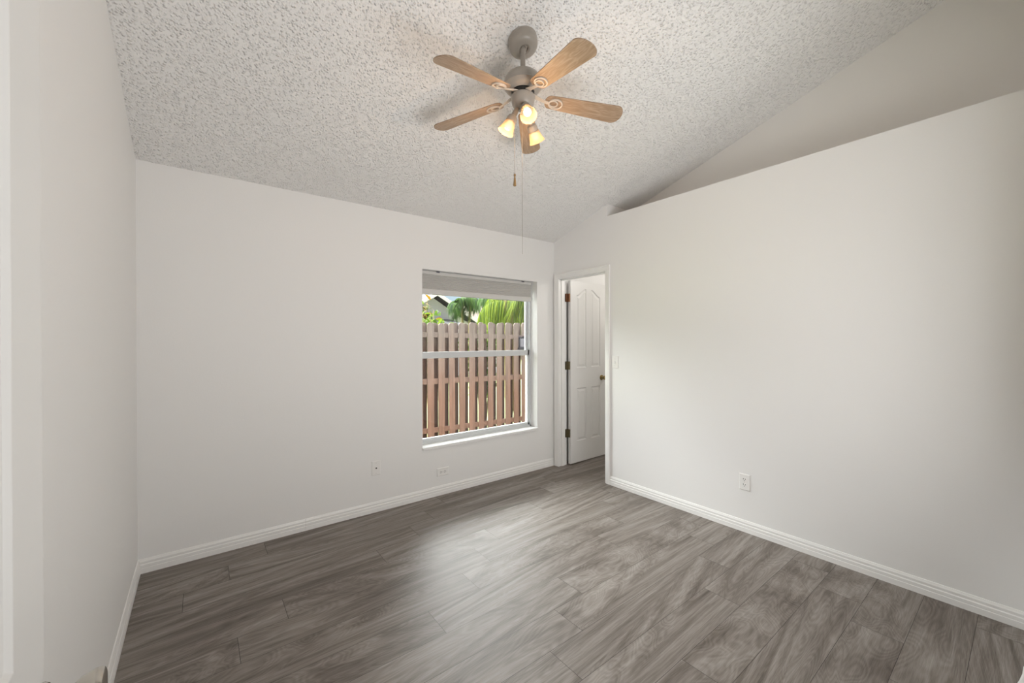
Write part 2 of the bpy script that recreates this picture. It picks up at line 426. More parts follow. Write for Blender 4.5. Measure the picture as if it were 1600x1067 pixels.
# ------------------------------------------------------------------ moulded panel doors
def door_leaf(w, h, panels, th=.035):
    """local x 0..w, z 0..h, faces at y=-th/2 and +th/2; panels are outlines (x,z), moulded on both faces"""
    bm = bmesh.new()
    def inset(ol, d):
        n = len(ol); res = []
        for i in range(n):
            p0, p1, p2 = (Vector(ol[i - 1]), Vector(ol[i]), Vector(ol[(i + 1) % n]))
            d1 = (p1 - p0).normalized(); d2 = (p2 - p1).normalized()
            n1 = Vector((-d1.y, d1.x)); n2 = Vector((-d2.y, d2.x))
            bis = (n1 + n2).normalized(); res.append(tuple(p1 + bis * (d / max(.35, bis.dot(n1)))))
        return res
    rims = []
    for s in (-1, 1):
        y = s * th / 2
        edges = []
        def loop(ol, yy):
            vs = [bm.verts.new((x, yy, z)) for x, z in ol]
            return vs, [bm.edges.new((vs[i], vs[(i + 1) % len(vs)])) for i in range(len(vs))]
        rim, e = loop([(0, 0), (w, 0), (w, h), (0, h)], y); edges += e; rims.append(rim)
        pl = []
        for ol in panels:
            vs, e = loop(ol, y); edges += e; pl.append((ol, vs))
        bmesh.ops.triangle_fill(bm, edges=edges, use_beauty=True, use_dissolve=False)
        kill = [f for f in bm.faces if abs(f.calc_center_median().y - y) < 1e-5 and any(all(v in vs for v in f.verts) for _, vs in pl)]
        bmesh.ops.delete(bm, geom=kill, context='FACES_ONLY')
        for ol, vs in pl:
            prev = vs
            for d, dep in ((.006, .006), (.014, .0075), (.020, .0065), (.038, .001)):
                cur = [bm.verts.new((x, y - s * dep, z)) for x, z in inset(ol, d)]
                for i in range(len(ol)):
                    j = (i + 1) % len(ol); bm.faces.new((prev[i], prev[j], cur[j], cur[i]))
                prev = cur
            bm.faces.new(prev)
    a, c = rims
    for i in range(4): bm.faces.new((a[i], a[(i + 1) % 4], c[(i + 1) % 4], c[i]))
    return bm
def arch_panel(x0, x1, z0, zlow, zhigh, rising):
    """outline counter-clockwise with an ogee top that rises to one side"""
    pts = [(x0, z0), (x1, z0)]
    n = 10
    for i in range(n + 1):
        t = i / n; xx = x1 + (x0 - x1) * t
        u = (1 - t) if rising else t                     # 0 at the low side, 1 at the high side
        k = u * u * (3 - 2 * u)
        pts.append((xx, zlow + (zhigh - zlow) * k))
    return pts
LW = .610
PANELS = [[(.100, .235), (.262, .235), (.262, .828), (.100, .828)], [(.348, .235), (.510, .235), (.510, .828), (.348, .828)],
          arch_panel(.100, .262, 1.055, 1.865, 1.945, True), arch_panel(.348, .510, 1.055, 1.865, 1.945, False)]
HY = DY1 - .006
d1 = empty('door_1', (XT + .003, HY, 0)); structure(d1, 'white moulded panel door standing open into the bathroom, brass knob', 'door')
d1.rotation_euler.z = R(1.5)
bm = door_leaf(LW, 2.022, PANELS)
bmesh.ops.translate(bm, verts=bm.verts, vec=(.016, -.0215, .012))
obj('door_leaf', bm, M['door'], d1, bevel=.0015)
def knob_profile():
    return [(.0001, 0), (.031, 0), (.032, .003), (.029, .007), (.014, .010), (.0105, .016), (.0105, .028), (.016, .034), (.0245, .042), (.0270, .051), (.0255, .060), (.019, .066), (.0001, .068)]
bm = bmesh.new()
for s in (-1, 1):
    T = Matrix.Translation((.016 + .535, -.0215 + s * .0175, .935)) @ Matrix.Rotation(R(90 if s < 0 else -90), 4, 'X')
    lathe(bm, knob_profile(), T, 28)
obj('knob', bm, M['brass'], d1, smooth=True)
for i, z in enumerate((1.845, 1.097, .349)):
    bm = bmesh.new()
    tube(bm, [(0.004, .0, z - .045), (0.004, .0, z + .045)], .0065, 12)
    box(bm, -.026, .004, .003, .0050, z - .045, z + .045)
    box(bm, .004, .0157, -.034, .0, z - .045, z + .045)
    box(bm, -.020, .0157, -.007, -.004, z - .045, z + .045)
    h = obj('hinge', bm, M['bronze'] if i == 0 else M['oldbrass'], d1, smooth=True)
    h['label'] = 'copper coloured door hinge' if i == 0 else 'antique brass door hinge'

# entry door, open against the left wall beside the camera
d2 = empty('door_2', (EX0, YR + .006, 0)); structure(d2, 'white panel entry door swung open against the left wall, satin nickel knob', 'door')
EW = .915
EP = [[(.115, .235), (.395, .235), (.395, .80), (.115, .80)], [(.520, .235), (.800, .235), (.800, .80), (.520, .80)],
      arch_panel(.115, .395, .985, 1.84, 1.93, True), arch_panel(.520, .800, .985, 1.84, 1.93, False)]
bm = door_leaf(EW, 2.022, EP)
bmesh.ops.rotate(bm, verts=bm.verts, cent=(0, 0, 0), matrix=Matrix.Rotation(R(90), 3, 'Z'))
bmesh.ops.translate(bm, verts=bm.verts, vec=(-.0175, .004, .012))
obj('door_leaf', bm, M['door'], d2, bevel=.0015)
KY = .812 - (YR + .006); KZ = .885
for s, nm in ((1, 'knob'), (-1, 'knob')):
    bm = bmesh.new()
    pr = [(.0001, 0), (.033, 0), (.0335, .002), (.031, .006), (.016, .010), (.0125, .014), (.012, .026), (.019, .032), (.0240, .038), (.0265, .046), (.0285, .053), (.0280, .058), (.0262, .0615), (.0240, .0625), (.0001, .0630)]
    if s < 0: pr = [(r, z * .7) for r, z in pr]
    T = Matrix.Translation((0 if s > 0 else -.035, KY, KZ)) @ Matrix.Rotation(R(90 * s), 4, 'Y')
    lathe(bm, pr, T, 40)
    obj(nm, bm, M['nickel'], d2, smooth=True)
for z in (1.80, 1.05, .25):
    bm = bmesh.new(); tube(bm, [(.004, 0, z - .045), (.004, 0, z + .045)], .0065, 12)
    obj('hinge', bm, M['nickel'], d2, smooth=True)
bm = bmesh.new()
box(bm, EX0 - .02, EX0, YR - .116, YR + .001, 0, 2.05); box(bm, EX1, EX1 + .02, YR - .116, YR + .001, 0, 2.05); box(bm, EX0, EX1, YR - .116, YR + .001, 2.035, 2.05)
structure(obj('trim_3', bm, M['trim']))

# ------------------------------------------------------------------ window
FY = 3.350                                                  # inner face of the vinyl frame
win = structure(empty('window_1', (0, 0, 0)), 'single hung white vinyl window in a drywall recess', 'window')
bm = bmesh.new()
SZ = .447                                                   # sill top
for x0, x1 in ((WX0, WX0 + .018), (WX1 - .018, WX1)): box(bm, x0, x1, FY, FY + .075, SZ, WZ1)
box(bm, WX0, WX1, FY, FY + .075, WZ1 - .034, WZ1); box(bm, WX0, WX1, FY, FY + .075, SZ - .02, SZ + .016)
obj('window_frame', bm, M['vinyl'], win, bevel=.002)
def sash(name, y0, z0, z1, bot, top, sw=.024):
    bm = bmesh.new(); xa, xb = WX0 + .014, WX1 - .014
    box(bm, xa, xa + sw, y0, y0 + .028, z0, z1); box(bm, xb - sw, xb, y0, y0 + .028, z0, z1)
    box(bm, xa, xb, y0, y0 + .028, z0, z0 + bot); box(bm, xa, xb, y0, y0 + .028, z1 - top, z1)
    s = obj(name, bm, M['vinyl'], win, bevel=.002)
    bm = bmesh.new(); box(bm, xa + sw - .004, xb - sw + .004, y0 + .012, y0 + .016, z0 + bot - .004, z1 - top + .004)
    obj('pane', bm, M['glass'], s)
    return s
sash('lower_sash', FY + .008, SZ + .014, 1.272, .030, .058)
sash('upper_sash', FY + .040, 1.222, WZ1 - .03, .040, .030)
bm = bmesh.new(); box(bm, WX0 - .004, WX1 + .004, YB - .018, FY + .01, WZ0 - .002, SZ)
obj('window_sill', bm, M['sill'], win, bevel=.004)

# pleated shade, raised
bl = empty('pleated_window_shade', (2.19, 3.325, 1.78)); tag(bl, 'grey pleated cellular shade raised to the top of the window recess', 'window shade')
BX0, BX1, BY0, BY1 = 1.556, 2.818, 3.300, 3.342
bm = bmesh.new(); box(bm, BX0, BX1, BY0 - .002, BY1 + .002, 1.968, 1.997); obj('head_rail', local(bl, bm), M['rail'], bl, bevel=.003)
bm = bmesh.new()
n = 24; zt, zb = 1.968, 1.836
for s, yy in ((-1, BY0 + .004), (1, BY1 - .004)):
    pass
rowsL, rowsR, rowsLb, rowsRb = [], [], [], []
for i in range(n + 1):
    z = zt + (zb - zt) * i / n; dy = .0042 if i % 2 else 0
    rowsL.append(bm.verts.new((BX0 + .003, BY0 + .003 + dy, z))); rowsR.append(bm.verts.new((BX1 - .003, BY0 + .003 + dy, z)))
    rowsLb.append(bm.verts.new((BX0 + .003, BY1 - .003 - dy, z))); rowsRb.append(bm.verts.new((BX1 - .003, BY1 - .003 - dy, z)))
for i in range(n):
    bm.faces.new((rowsL[i], rowsR[i], rowsR[i + 1], rowsL[i + 1])); bm.faces.new((rowsLb[i], rowsLb[i + 1], rowsRb[i + 1], rowsRb[i]))
    bm.faces.new((rowsL[i], rowsL[i + 1], rowsLb[i + 1], rowsLb[i])); bm.faces.new((rowsR[i], rowsRb[i], rowsRb[i + 1], rowsR[i + 1]))
obj('pleated_fabric', local(bl, bm), M['fabric'], bl)
bm = bmesh.new(); box(bm, BX0 - .001, BX1 + .001, BY0 - .001, BY1 + .001, 1.790, 1.836); obj('bottom_rail', local(bl, bm), M['rail'], bl, bevel=.004)
for x in (1.71, 2.70):
    bm = bmesh.new(); box(bm, x - .016, x + .016, BY0 - .008, BY0 + .02, 1.9965, 2.0); box(bm, x - .016, x + .016, BY0 - .008, BY0 - .004, 1.988, 2.0)
    obj('mounting_clip', local(bl, bm), M['boxgrey'], bl)

# ------------------------------------------------------------------ wall plates
def plate_box(bm, w, h, t=.0055):
    """local: x width, y height, z out of the wall; bevelled edge"""
    o = [(-w / 2, -h / 2), (w / 2, -h / 2), (w / 2, h / 2), (-w / 2, h / 2)]
    a = [bm.verts.new((x, y, 0)) for x, y in o]; c = [bm.verts.new((x, y, t * .45)) for x, y in o]
    e = [bm.verts.new((x * (1 - .006 / w * 1.3), y * (1 - .006 / h * 1.3), t)) for x, y in o]
    for i in range(4):
        j = (i + 1) % 4; bm.faces.new((a[i], a[j], c[j], c[i])); bm.faces.new((c[i], c[j], e[j], e[i]))
    bm.faces.new(e); bm.faces.new(a[::-1])
def wall_thing(name, loc, out, label, cat, sideways=False):
    """Empty whose local z points out of the wall, local y up (or along the wall when sideways)"""
    o = empty(name, loc); tag(o, label, cat)
    z = Vector(out); y = Vector((0, 0, 1)); x = y.cross(z)
    if sideways: x, y = y, -x
    o.matrix_world = Matrix(((x.x, y.x, z.x, loc[0]), (x.y, y.y, z.y, loc[1]), (x.z, y.z, z.z, loc[2]), (0, 0, 0, 1)))
    return o
def disc(bm, x, y, z0, z1, r, n=14, sx=1):
    prism(bm, [(x + r * sx * math.cos(2 * math.pi * i / n), y + r * math.sin(2 * math.pi * i / n)) for i in range(n)], Matrix.Translation((0, 0, z0)), z1 - z0)
def duplex(name, loc, out, label, sideways=False):
    o = wall_thing(name, loc, out, label, 'outlet', sideways)
    bm = bmesh.new(); plate_box(bm, .0715, .1165); obj('cover_plate', bm, M['plate'], o)
    for s in (1, -1):
        bm = bmesh.new(); cy = s * .0195
        ol = []
        for i in range(20):
            a = 2 * math.pi * i / 20; ol.append((.0170 * math.cos(a), cy + max(-.0135, min(.0135, .0172 * math.sin(a)))))
        prism(bm, ol, Matrix.Translation((0, 0, .005)), .0016); r_ = obj('receptacle', bm, M['plate'], o)
        bm = bmesh.new()
        box(bm, -.0082, -.0052, cy - .001, cy + .0085, .0062, .0072); box(bm, .0052, .0082, cy - .001, cy + .0075, .0062, .0072)
        disc(bm, 0, cy - .0075, .0062, .0072, .0028)
        obj('slots', bm, M['dark'], r_)
    bm = bmesh.new(); disc(bm, 0, 0, .005, .0064, .0032); obj('screw', bm, M['rail'], o)
    return o
duplex('outlet', (XR, 1.2724, .3555), (-1, 0, 0), 'white upright duplex outlet low on the right wall')
duplex('outlet', (1.727, YB, .2025), (0, -1, 0), 'white duplex outlet mounted sideways below the window', True)
o = wall_thing('cable_jack', (1.126, YB, .352), (0, -1, 0), 'white cable jack plate with one dark centre socket, left of the window', 'wall plate')
bm = bmesh.new(); plate_box(bm, .0715, .1165); obj('cover_plate', bm, M['plate'], o)
bm = bmesh.new(); disc(bm, 0, 0, .005, .0068, .0105, 20); obj('jack_collar', bm, M['plate'], o)
bm = bmesh.new(); disc(bm, 0, 0, .0066, .0095, .0062, 6); obj('socket', bm, M['dark'], o)
for s in (1, -1):
    bm = bmesh.new(); disc(bm, 0, s * .041, .005, .0062, .003); obj('screw', bm, M['rail'], o)
o = wall_thing('light_switch', (XR, 2.414, 1.170), (-1, 0, 0), 'white toggle light switch on the right wall beside the bathroom door', 'light switch')
bm = bmesh.new(); plate_box(bm, .0715, .1165); obj('cover_plate', bm, M['plate'], o)
bm = bmesh.new()
prism(bm, [(-.0045, -.011), (.0045, -.011), (.0045, .011), (-.0045, .011)], Matrix.Translation((0, 0, .005)), .0008)
obj('toggle_slot', bm, M['rail'], o)
bm = bmesh.new(); prism(bm, [(-.0038, 0), (.0038, 0), (.0038, .009), (-.0038, .009)], Matrix.Translation((0, -.006, .005)) @ Matrix.Rotation(R(25), 4, 'X'), .014)
obj('toggle', bm, M['plate'], o)
for s in (1, -1):
    bm = bmesh.new(); disc(bm, 0, s * .030, .005, .0062, .003); obj('screw', bm, M['rail'], o)

# ------------------------------------------------------------------ ceiling fan
CX, CY = 1.352, 1.647
ZT = zc(CY)
fan = empty('ceiling_fan', (CX, CY, ZT)); tag(fan, 'almond five-blade ceiling fan with three lit lamp shades hanging from sloped ceiling', 'ceiling fan')
W2F = Matrix.Translation(-Vector((CX, CY, ZT)))
nrm = Vector((0, -SL, -1)).normalized()
Tc = W2F @ Matrix.Translation((CX, CY + .004, zc(CY + .004))) @ nrm.to_track_quat('Z', 'X').to_matrix().to_4x4()
bm = bmesh.new()
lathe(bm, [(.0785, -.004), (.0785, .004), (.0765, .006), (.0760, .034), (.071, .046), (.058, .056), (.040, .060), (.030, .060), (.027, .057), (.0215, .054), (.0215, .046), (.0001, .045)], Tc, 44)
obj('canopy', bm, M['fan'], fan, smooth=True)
TF = W2F @ Matrix.Translation((CX, CY, 0))
bm = bmesh.new()
lathe(bm, [(.0001, 2.925), (.010, 2.923), (.018, 2.915), (.0205, 2.905), (.018, 2.894), (.0132, 2.887), (.0132, 2.790)], TF, 24)
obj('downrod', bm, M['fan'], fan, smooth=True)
bm = bmesh.new()
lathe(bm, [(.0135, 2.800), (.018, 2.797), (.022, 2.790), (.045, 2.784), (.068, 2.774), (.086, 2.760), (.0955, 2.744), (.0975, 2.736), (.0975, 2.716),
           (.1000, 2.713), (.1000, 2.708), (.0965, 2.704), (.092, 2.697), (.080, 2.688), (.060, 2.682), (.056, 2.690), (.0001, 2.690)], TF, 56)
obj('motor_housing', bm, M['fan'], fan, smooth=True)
bm = bmesh.new(); lathe(bm, [(.0001, 2.692), (.050, 2.692), (.054, 2.688), (.054, 2.664), (.050, 2.660), (.0001, 2.660)], TF, 40)
h = obj('flywheel', bm, M['dark'], fan, smooth=True); h['label'] = 'dark flywheel ring under the motor'
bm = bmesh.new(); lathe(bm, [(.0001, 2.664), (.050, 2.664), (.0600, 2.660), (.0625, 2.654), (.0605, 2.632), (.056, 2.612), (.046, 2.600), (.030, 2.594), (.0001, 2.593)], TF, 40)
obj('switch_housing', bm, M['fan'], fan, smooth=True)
# blades
DROOP = [8.5, 4.5, 4.0, 4.5, 8.0]
for i in range(5):
    ang = R(-99.3 + 72 * i)
    T = W2F @ Matrix.Translation((CX, CY, 2.640)) @ Matrix.Rotation(ang, 4, 'Z') @ Matrix.Translation((.17, 0, 0)) @ Matrix.Rotation(R(DROOP[i]), 4, 'Y') @ Matrix.Rotation(R(-12), 4, 'X')
    ol = []
    x0, x1, w0, w1 = -.052, .385, .043, .061
    for k in range(9):
        a = R(-90 - 20 * k * 1.125); ol.append((x0 + .028 + .028 * math.cos(a), w0 * math.sin(a)))
    ol = []
    for k in range(13):                                     # rounded root end
        a = R(270 - 15 * k); ol.append((x0 + .03 + .03 * math.cos(a), w0 * math.sin(a)))
    for k in range(1, 6): ol.append((x0 + .03 + (x1 - .045 - x0 - .03) * k / 5, w0 + (w1 - w0) * k / 5))
    for k in range(1, 13):
        a = R(90 - 15 * k); ol.append((x1 - .045 + .045 * math.cos(a), w1 * math.sin(a)))
    for k in range(4, 0, -1): ol.append((x0 + .03 + (x1 - .045 - x0 - .03) * k / 5, -(w0 + (w1 - w0) * k / 5)))
    ol = ol[::-1] if False else ol
    bm = bmesh.new(); prism(bm, ol, Matrix.Translation((0, 0, 0)), .0055)
    bl_ = obj('blade', bm, M['blade'], fan, bevel=.0015); bl_.matrix_local = T
    # blade iron: arm and two nested rings under the blade root
    bm = bmesh.new()
    def ring(cx_, rx, ry, wd, z0, z1, n=36):
        vs = []
        for k in range(n):
            a = 2 * math.pi * k / n; ca, sa = math.cos(a), math.sin(a)
            vs.append([bm.verts.new((cx_ + (rx + q) * ca, (ry + q) * sa, z)) for q, z in ((-wd, z0), (wd, z0), (wd, z1), (-wd, z1))])
        for k in range(n):
            A_, B_ = vs[k], vs[(k + 1) % n]
            for q in range(4): bm.faces.new((A_[q], A_[(q + 1) % 4], B_[(q + 1) % 4], B_[q]))
    ring(.006, .036, .030, .0036, -.0075, -.0002)
    ring(-.006, .023, .0195, .0032, -.0070, -.0002)
    # arm rises to the flywheel
    Ti = T.inverted()
    root = Ti @ (W2F @ Vector((CX + .046 * math.cos(ang), CY + .046 * math.sin(ang), 2.668)))
    p1 = Vector((-.030, 0, -.004)); 
    steps = 8; prev = None
    for k in range(steps + 1):
        t = k / steps; s_ = t * t * (3 - 2 * t)
        p = root.lerp(p1, t); p.z = root.z + (p1.z - root.z) * s_; p.y = root.y * (1 - t) ; 
        wd = .016 - .008 * math.sin(t * math.pi / 2) if t < .8 else .009
        cur = [bm.verts.new(p + Vector((0, wd * sy, sz))) for sy, sz in ((-1, -.0025), (1, -.0025), (1, .0025), (-1, .0025))]
        if prev:
            for q in range(4): bm.faces.new((prev[q], prev[(q + 1) % 4], cur[(q + 1) % 4], cur[q]))
        prev = cur
    io = obj('blade_iron', bm, M['iron'], bl_, bevel=.001); io['label'] = 'pale blade iron with two nested rings'
# three lamps
LAMPS = [((1.318, 1.562, 2.511), 1), ((1.281, 1.703, 2.475), 2), ((1.488, 1.690, 2.480), 3)]
for Mc, q in LAMPS:
    Mc = Vector(Mc); piv = Vector((CX, CY, 2.612))
    hd = Vector((Mc.x - CX, Mc.y - CY, 0)).normalized()
    base_p = piv + hd * .022
    d = (Mc - base_p).normalized(); ln = (Mc - base_p).length
    T = W2F @ Matrix.Translation(Mc) @ d.to_track_quat('Z', 'Y').to_matrix().to_4x4()
    bm = bmesh.new()
    lathe(bm, [(.010, -ln), (.013, -ln + .006), (.0145, -.092), (.0235, -.086), (.0275, -.074), (.0280, -.052), (.0262, -.051), (.0255, -.072), (.0001, -.080)], T, 28)
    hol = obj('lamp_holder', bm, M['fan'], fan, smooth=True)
    bm = bmesh.new()
    lathe(bm, [(.0262, -.060), (.0278, -.058), (.0300, -.046), (.0335, -.030), (.0375, -.014), (.0425, -.002), (.0440, .001), (.0432, .003), (.0405, -.002), (.0355, -.015), (.0315, -.031), (.0280, -.046), (.0262, -.055), (.0262, -.060)], T, 36)
    sh = obj('lamp_shade', bm, M['shade'], hol, smooth=True, angle=60)
    bm = bmesh.new()
    lathe(bm, [(.0001, -.012), (.008, -.013), (.016, -.018), (.0205, -.027), (.020, -.037), (.015, -.052), (.011, -.066), (.011, -.078)], T, 24)
    bu = obj('bulb', bm, M['bulb'], hol, smooth=True)
    pl = Mc + d * .040
    lamp('fan_lamp', 'POINT', pl, 1.7, (1.0, .62, .32), shadow_soft_size=.012)
# pull chains
bm = bmesh.new(); tube(bm, [(CX - .0545, CY, 2.632), (CX - .0555, CY, 2.60), (CX - .0555, CY, 2.235)], .0011, 6)
bmesh.ops.transform(bm, matrix=W2F, verts=bm.verts); ch = obj('pull_chain', bm, M['cord'], fan)
bm = bmesh.new()
lathe(bm, [(.0001, 2.238), (.0055, 2.237), (.006, 2.230), (.0035, 2.226), (.0035, 2.222), (.005, 2.214), (.0075, 2.188), (.008, 2.178), (.005, 2.1755), (.0001, 2.175)],
      W2F @ Matrix.Translation((CX - .0555, CY, 0)), 20)
obj('fob', bm, M['fob'], ch, smooth=True)
bm = bmesh.new(); tube(bm, [(CX + .036, CY + .050, 2.630), (CX + .038, CY + .053, 2.60), (CX + .038, CY + .053, 1.846)], .0011, 6)
bmesh.ops.transform(bm, matrix=W2F, verts=bm.verts); obj('pull_chain', bm, M['cord'], fan)

# ------------------------------------------------------------------ outside: ground, added roof overhang, fence
GZ = -.22
bm = bmesh.new(); quad(bm, [(-30, YB + WT, GZ), (40, YB + WT, GZ), (40, 60, GZ), (-30, 60, GZ)]); structure(obj('ground', bm, M['grass']))
bm = bmesh.new(); box(bm, -3, 8, YB + .2, YB + .70, 2.42, 2.55); structure(obj('trim_4', bm, M['trim']))  # unseen eave, added and sized to keep direct sun out of the room
FYD = 5.70
fence = empty('wooden_fence', (4.0, FYD, GZ)); tag(fence, 'weathered shadowbox board fence with rounded picket tops outside the window', 'fence')
def picket_outline(w, h):
    pts = [(-w / 2, 0), (w / 2, 0), (w / 2, h - .045)]
    for k in range(1, 10):
        a = R(18 * k); pts.append((w / 2 * math.cos(a), h - .045 + .045 * math.sin(a)))
    pts.append((-w / 2, h - .045)); return pts
SP = .1862
XF0 = 2.772
rf = random.Random(3)
for k in range(-6, 17):
    x = XF0 + .054 + k * SP; top = 1.652 + .004 * k + rf.uniform(-.012, .012); wd = .108 + rf.uniform(-.003, .003)
    bm = bmesh.new()
    n = 14; ol = picket_outline(wd, top - GZ - .03)
    lean = rf.uniform(-.006, .006)
    T = Matrix.Translation((x, FYD, GZ + .03)) @ Matrix.Rotation(R(90), 4, 'X') @ Matrix.Rotation(lean, 4, 'Z')
    prism(bm, ol, T, .017)
    obj('picket', local(fence, bm), M['fence'], fence, bevel=.002)
for k in range(-6, 17):                                     # boards on the far side, covering the gaps
    x = XF0 + .054 + (k + .5) * SP + rf.uniform(-.004, .004); top = 1.650 + .004 * k + rf.uniform(-.012, .012)
    bm = bmesh.new(); ol = picket_outline(.106, top - GZ - .03)
    T = Matrix.Translation((x, FYD + .0555, GZ + .03)) @ Matrix.Rotation(R(90), 4, 'X')
    prism(bm, ol, T, .017); obj('picket', local(fence, bm), M['fence_back'], fence, bevel=.002)
for z0, z1 in ((1.425, 1.505), (.70, .785), (-.055, .022)):
    bm = bmesh.new(); T = Matrix.Translation((XF0 + .9, 0, 0))
    xs0, xs1 = 1.4, 6.1
    vs = []
    for x in (xs0, xs1):
        dz = -.035 * (x - 2.75) / 2
        for y in (FYD + .0005, FYD + .038):
            for z in (z0 + dz, z1 + dz): vs.append(bm.verts.new((x, y, z)))
    for fc in ((0, 1, 3, 2), (4, 6, 7, 5), (0, 4, 5, 1), (2, 3, 7, 6), (0, 2, 6, 4), (1, 5, 7, 3)): bm.faces.new([vs[i] for i in fc])
    obj('rail', local(fence, bm), M['fence'], fence, bevel=.002)
# dark box on the fence
bx = empty('electric_box', (4.70, FYD - .07, 1.20)); tag(bx, 'small black and grey box fixed to the fence at the right of the window', 'box')
bm = bmesh.new(); box(bm, 4.53, 4.83, FYD - .075, FYD - .018, 1.205, 1.245); box(bm, 4.55, 4.83, FYD - .060, FYD - .018, 1.245, 1.42); box(bm, 4.55, 4.83, FYD - .070, FYD - .018, 1.415, 1.44)
obj('housing', local(bx, bm), M['boxdark'], bx, bevel=.003)
bm = bmesh.new(); box(bm, 4.562, 4.80, FYD - .0635, FYD - .0595, 1.258, 1.408); c_ = obj('front_panel', local(bx, bm), M['boxgrey'], bx)
bm = bmesh.new()
for z in (1.31, 1.325, 1.340): box(bm, 4.61, 4.66, FYD - .0645, FYD - .063, z, z + .009)
obj('mark', local(bx, bm), M['boxmark'], c_)

# ------------------------------------------------------------------ outside: neighbour houses
def pix(px, py, Y):
    d = R2 * ((px - 800) / FPX) + U2 * ((533.5 - py) / FPX) + F
    t = Y / d.y; return Vector((d.x * t, Y, CAM_H + d.z * t))
HYD = 16.0
hs = empty('house', (9.5, HYD, GZ)); tag(hs, 'lavender grey gabled house behind the fence at the left of the window', 'house')
pk = pix(684, 456.5, HYD - .49); rr_ = pix(722, 483, HYD - .49); sl = (rr_.z - pk.z) / (rr_.x - pk.x)
ex = 4.6; zl = pk.z + sl * ex
bm = bmesh.new()
for y in (HYD, HYD + 9):
    quad(bm, [(pk.x - ex + .3, y, GZ), (pk.x + ex - .3, y, GZ), (pk.x + ex - .3, y, zl - .15), (pk.x - ex + .3, y, zl - .15)])
    bm.faces.new([bm.verts.new(p) for p in ((pk.x - ex + .3, y, zl - .15), (pk.x + ex - .3, y, zl - .15), (pk.x, y, pk.z - .18))])
quad(bm, [(pk.x + ex - .3, HYD, GZ), (pk.x + ex - .3, HYD + 9, GZ), (pk.x + ex - .3, HYD + 9, zl - .15), (pk.x + ex - .3, HYD, zl - .15)])
quad(bm, [(pk.x - ex + .3, HYD, GZ), (pk.x - ex + .3, HYD + 9, GZ), (pk.x - ex + .3, HYD + 9, zl - .15), (pk.x - ex + .3, HYD, zl - .15)])
for i in range(30):                                         # clapboard laps
    z = GZ + .2 + i * .16
    half = min(ex - .32, (pk.z - .2 - z) / -sl)
    if half > .1: box(bm, pk.x - half, pk.x + half, HYD - .012, HYD, z, z + .012)
obj('wall', local(hs, bm), M['siding'], hs)
bm = bmesh.new()
for s in (-1, 1):
    a = [Vector((pk.x, HYD - .45, pk.z)), Vector((pk.x + s * ex, HYD - .45, zl)), Vector((pk.x + s * ex, HYD + 9.4, zl)), Vector((pk.x, HYD + 9.4, pk.z))]
    top = [bm.verts.new(p + Vector((0, 0, .03))) for p in a]; bot = [bm.verts.new(p - Vector((0, 0, .10))) for p in a]
    bm.faces.new(top); bm.faces.new(bot[::-1])
    for i in range(4): bm.faces.new((top[i], bot[i], bot[(i + 1) % 4], top[(i + 1) % 4]))
obj('roof', local(hs, bm), M['shingle'], hs)
bm = bmesh.new()
for s in (-1, 1):
    a = [Vector((pk.x, 0, pk.z + .03)), Vector((pk.x + s * ex, 0, zl + .03)), Vector((pk.x + s * ex, 0, zl - .14)), Vector((pk.x, 0, pk.z - .14))]
    f0 = [bm.verts.new(p + Vector((0, HYD - .49, 0))) for p in a]; f1 = [bm.verts.new(p + Vector((0, HYD - .452, 0))) for p in a]
    bm.faces.new(f0); bm.faces.new(f1[::-1])
    for i in range(4): bm.faces.new((f0[i], f1[i], f1[(i + 1) % 4], f0[(i + 1) % 4]))
obj('fascia', local(hs, bm), M['fascia'], hs)
pa = pix(684, 496, HYD - 1.6); pb = pix(722, 496, HYD - 1.6)     # low porch roof across the gable's foot
bm = bmesh.new()
a = [(pa.x - .8, HYD - 1.6, pa.z - .30), (pb.x + .4, HYD - 1.6, pa.z - .30), (pb.x + .4, HYD - .02, pa.z + .02), (pa.x - .8, HYD - .02, pa.z + .02)]
top = [bm.verts.new(p) for p in a]; bot = [bm.verts.new((p[0], p[1], p[2] - .14)) for p in a]
bm.faces.new(top); bm.faces.new(bot[::-1])
for i in range(4): bm.faces.new((top[i], bot[i], bot[(i + 1) % 4], top[(i + 1) % 4]))
obj('porch_roof', local(hs, bm), M['shingle'], hs)
YH2 = 26.0
p1, p2 = pix(738, 500, YH2), pix(775, 486, YH2)
h2 = empty('house', (p1.x + 3, YH2, GZ)); tag(h2, 'distant house with a terracotta roof glimpsed between the palms', 'house')
bm = bmesh.new(); box(bm, p1.x - .4, p1.x + 9, YH2, YH2 + 7, GZ, p1.z); obj('wall', local(h2, bm), M['stucco'], h2)
bm = bmesh.new()
x0, x1, y0, y1, z0, z1 = p1.x - .9, p1.x + 9.5, YH2 - .5, YH2 + 7.5, p1.z, p1.z + 1.9
vs = [bm.verts.new(p) for p in ((x0, y0, z0), (x1, y0, z0), (x1, y1, z0), (x0, y1, z0), (x0 + 3.6, (y0 + y1) / 2, z1), (x1 - 3.6, (y0 + y1) / 2, z1))]
for fc in ((0, 1, 5, 4), (1, 2, 5), (2, 3, 4, 5), (3, 0, 4), (0, 3, 2, 1)): bm.faces.new([vs[i] for i in fc])
obj('roof', local(h2, bm), M['shingle_red'], h2)

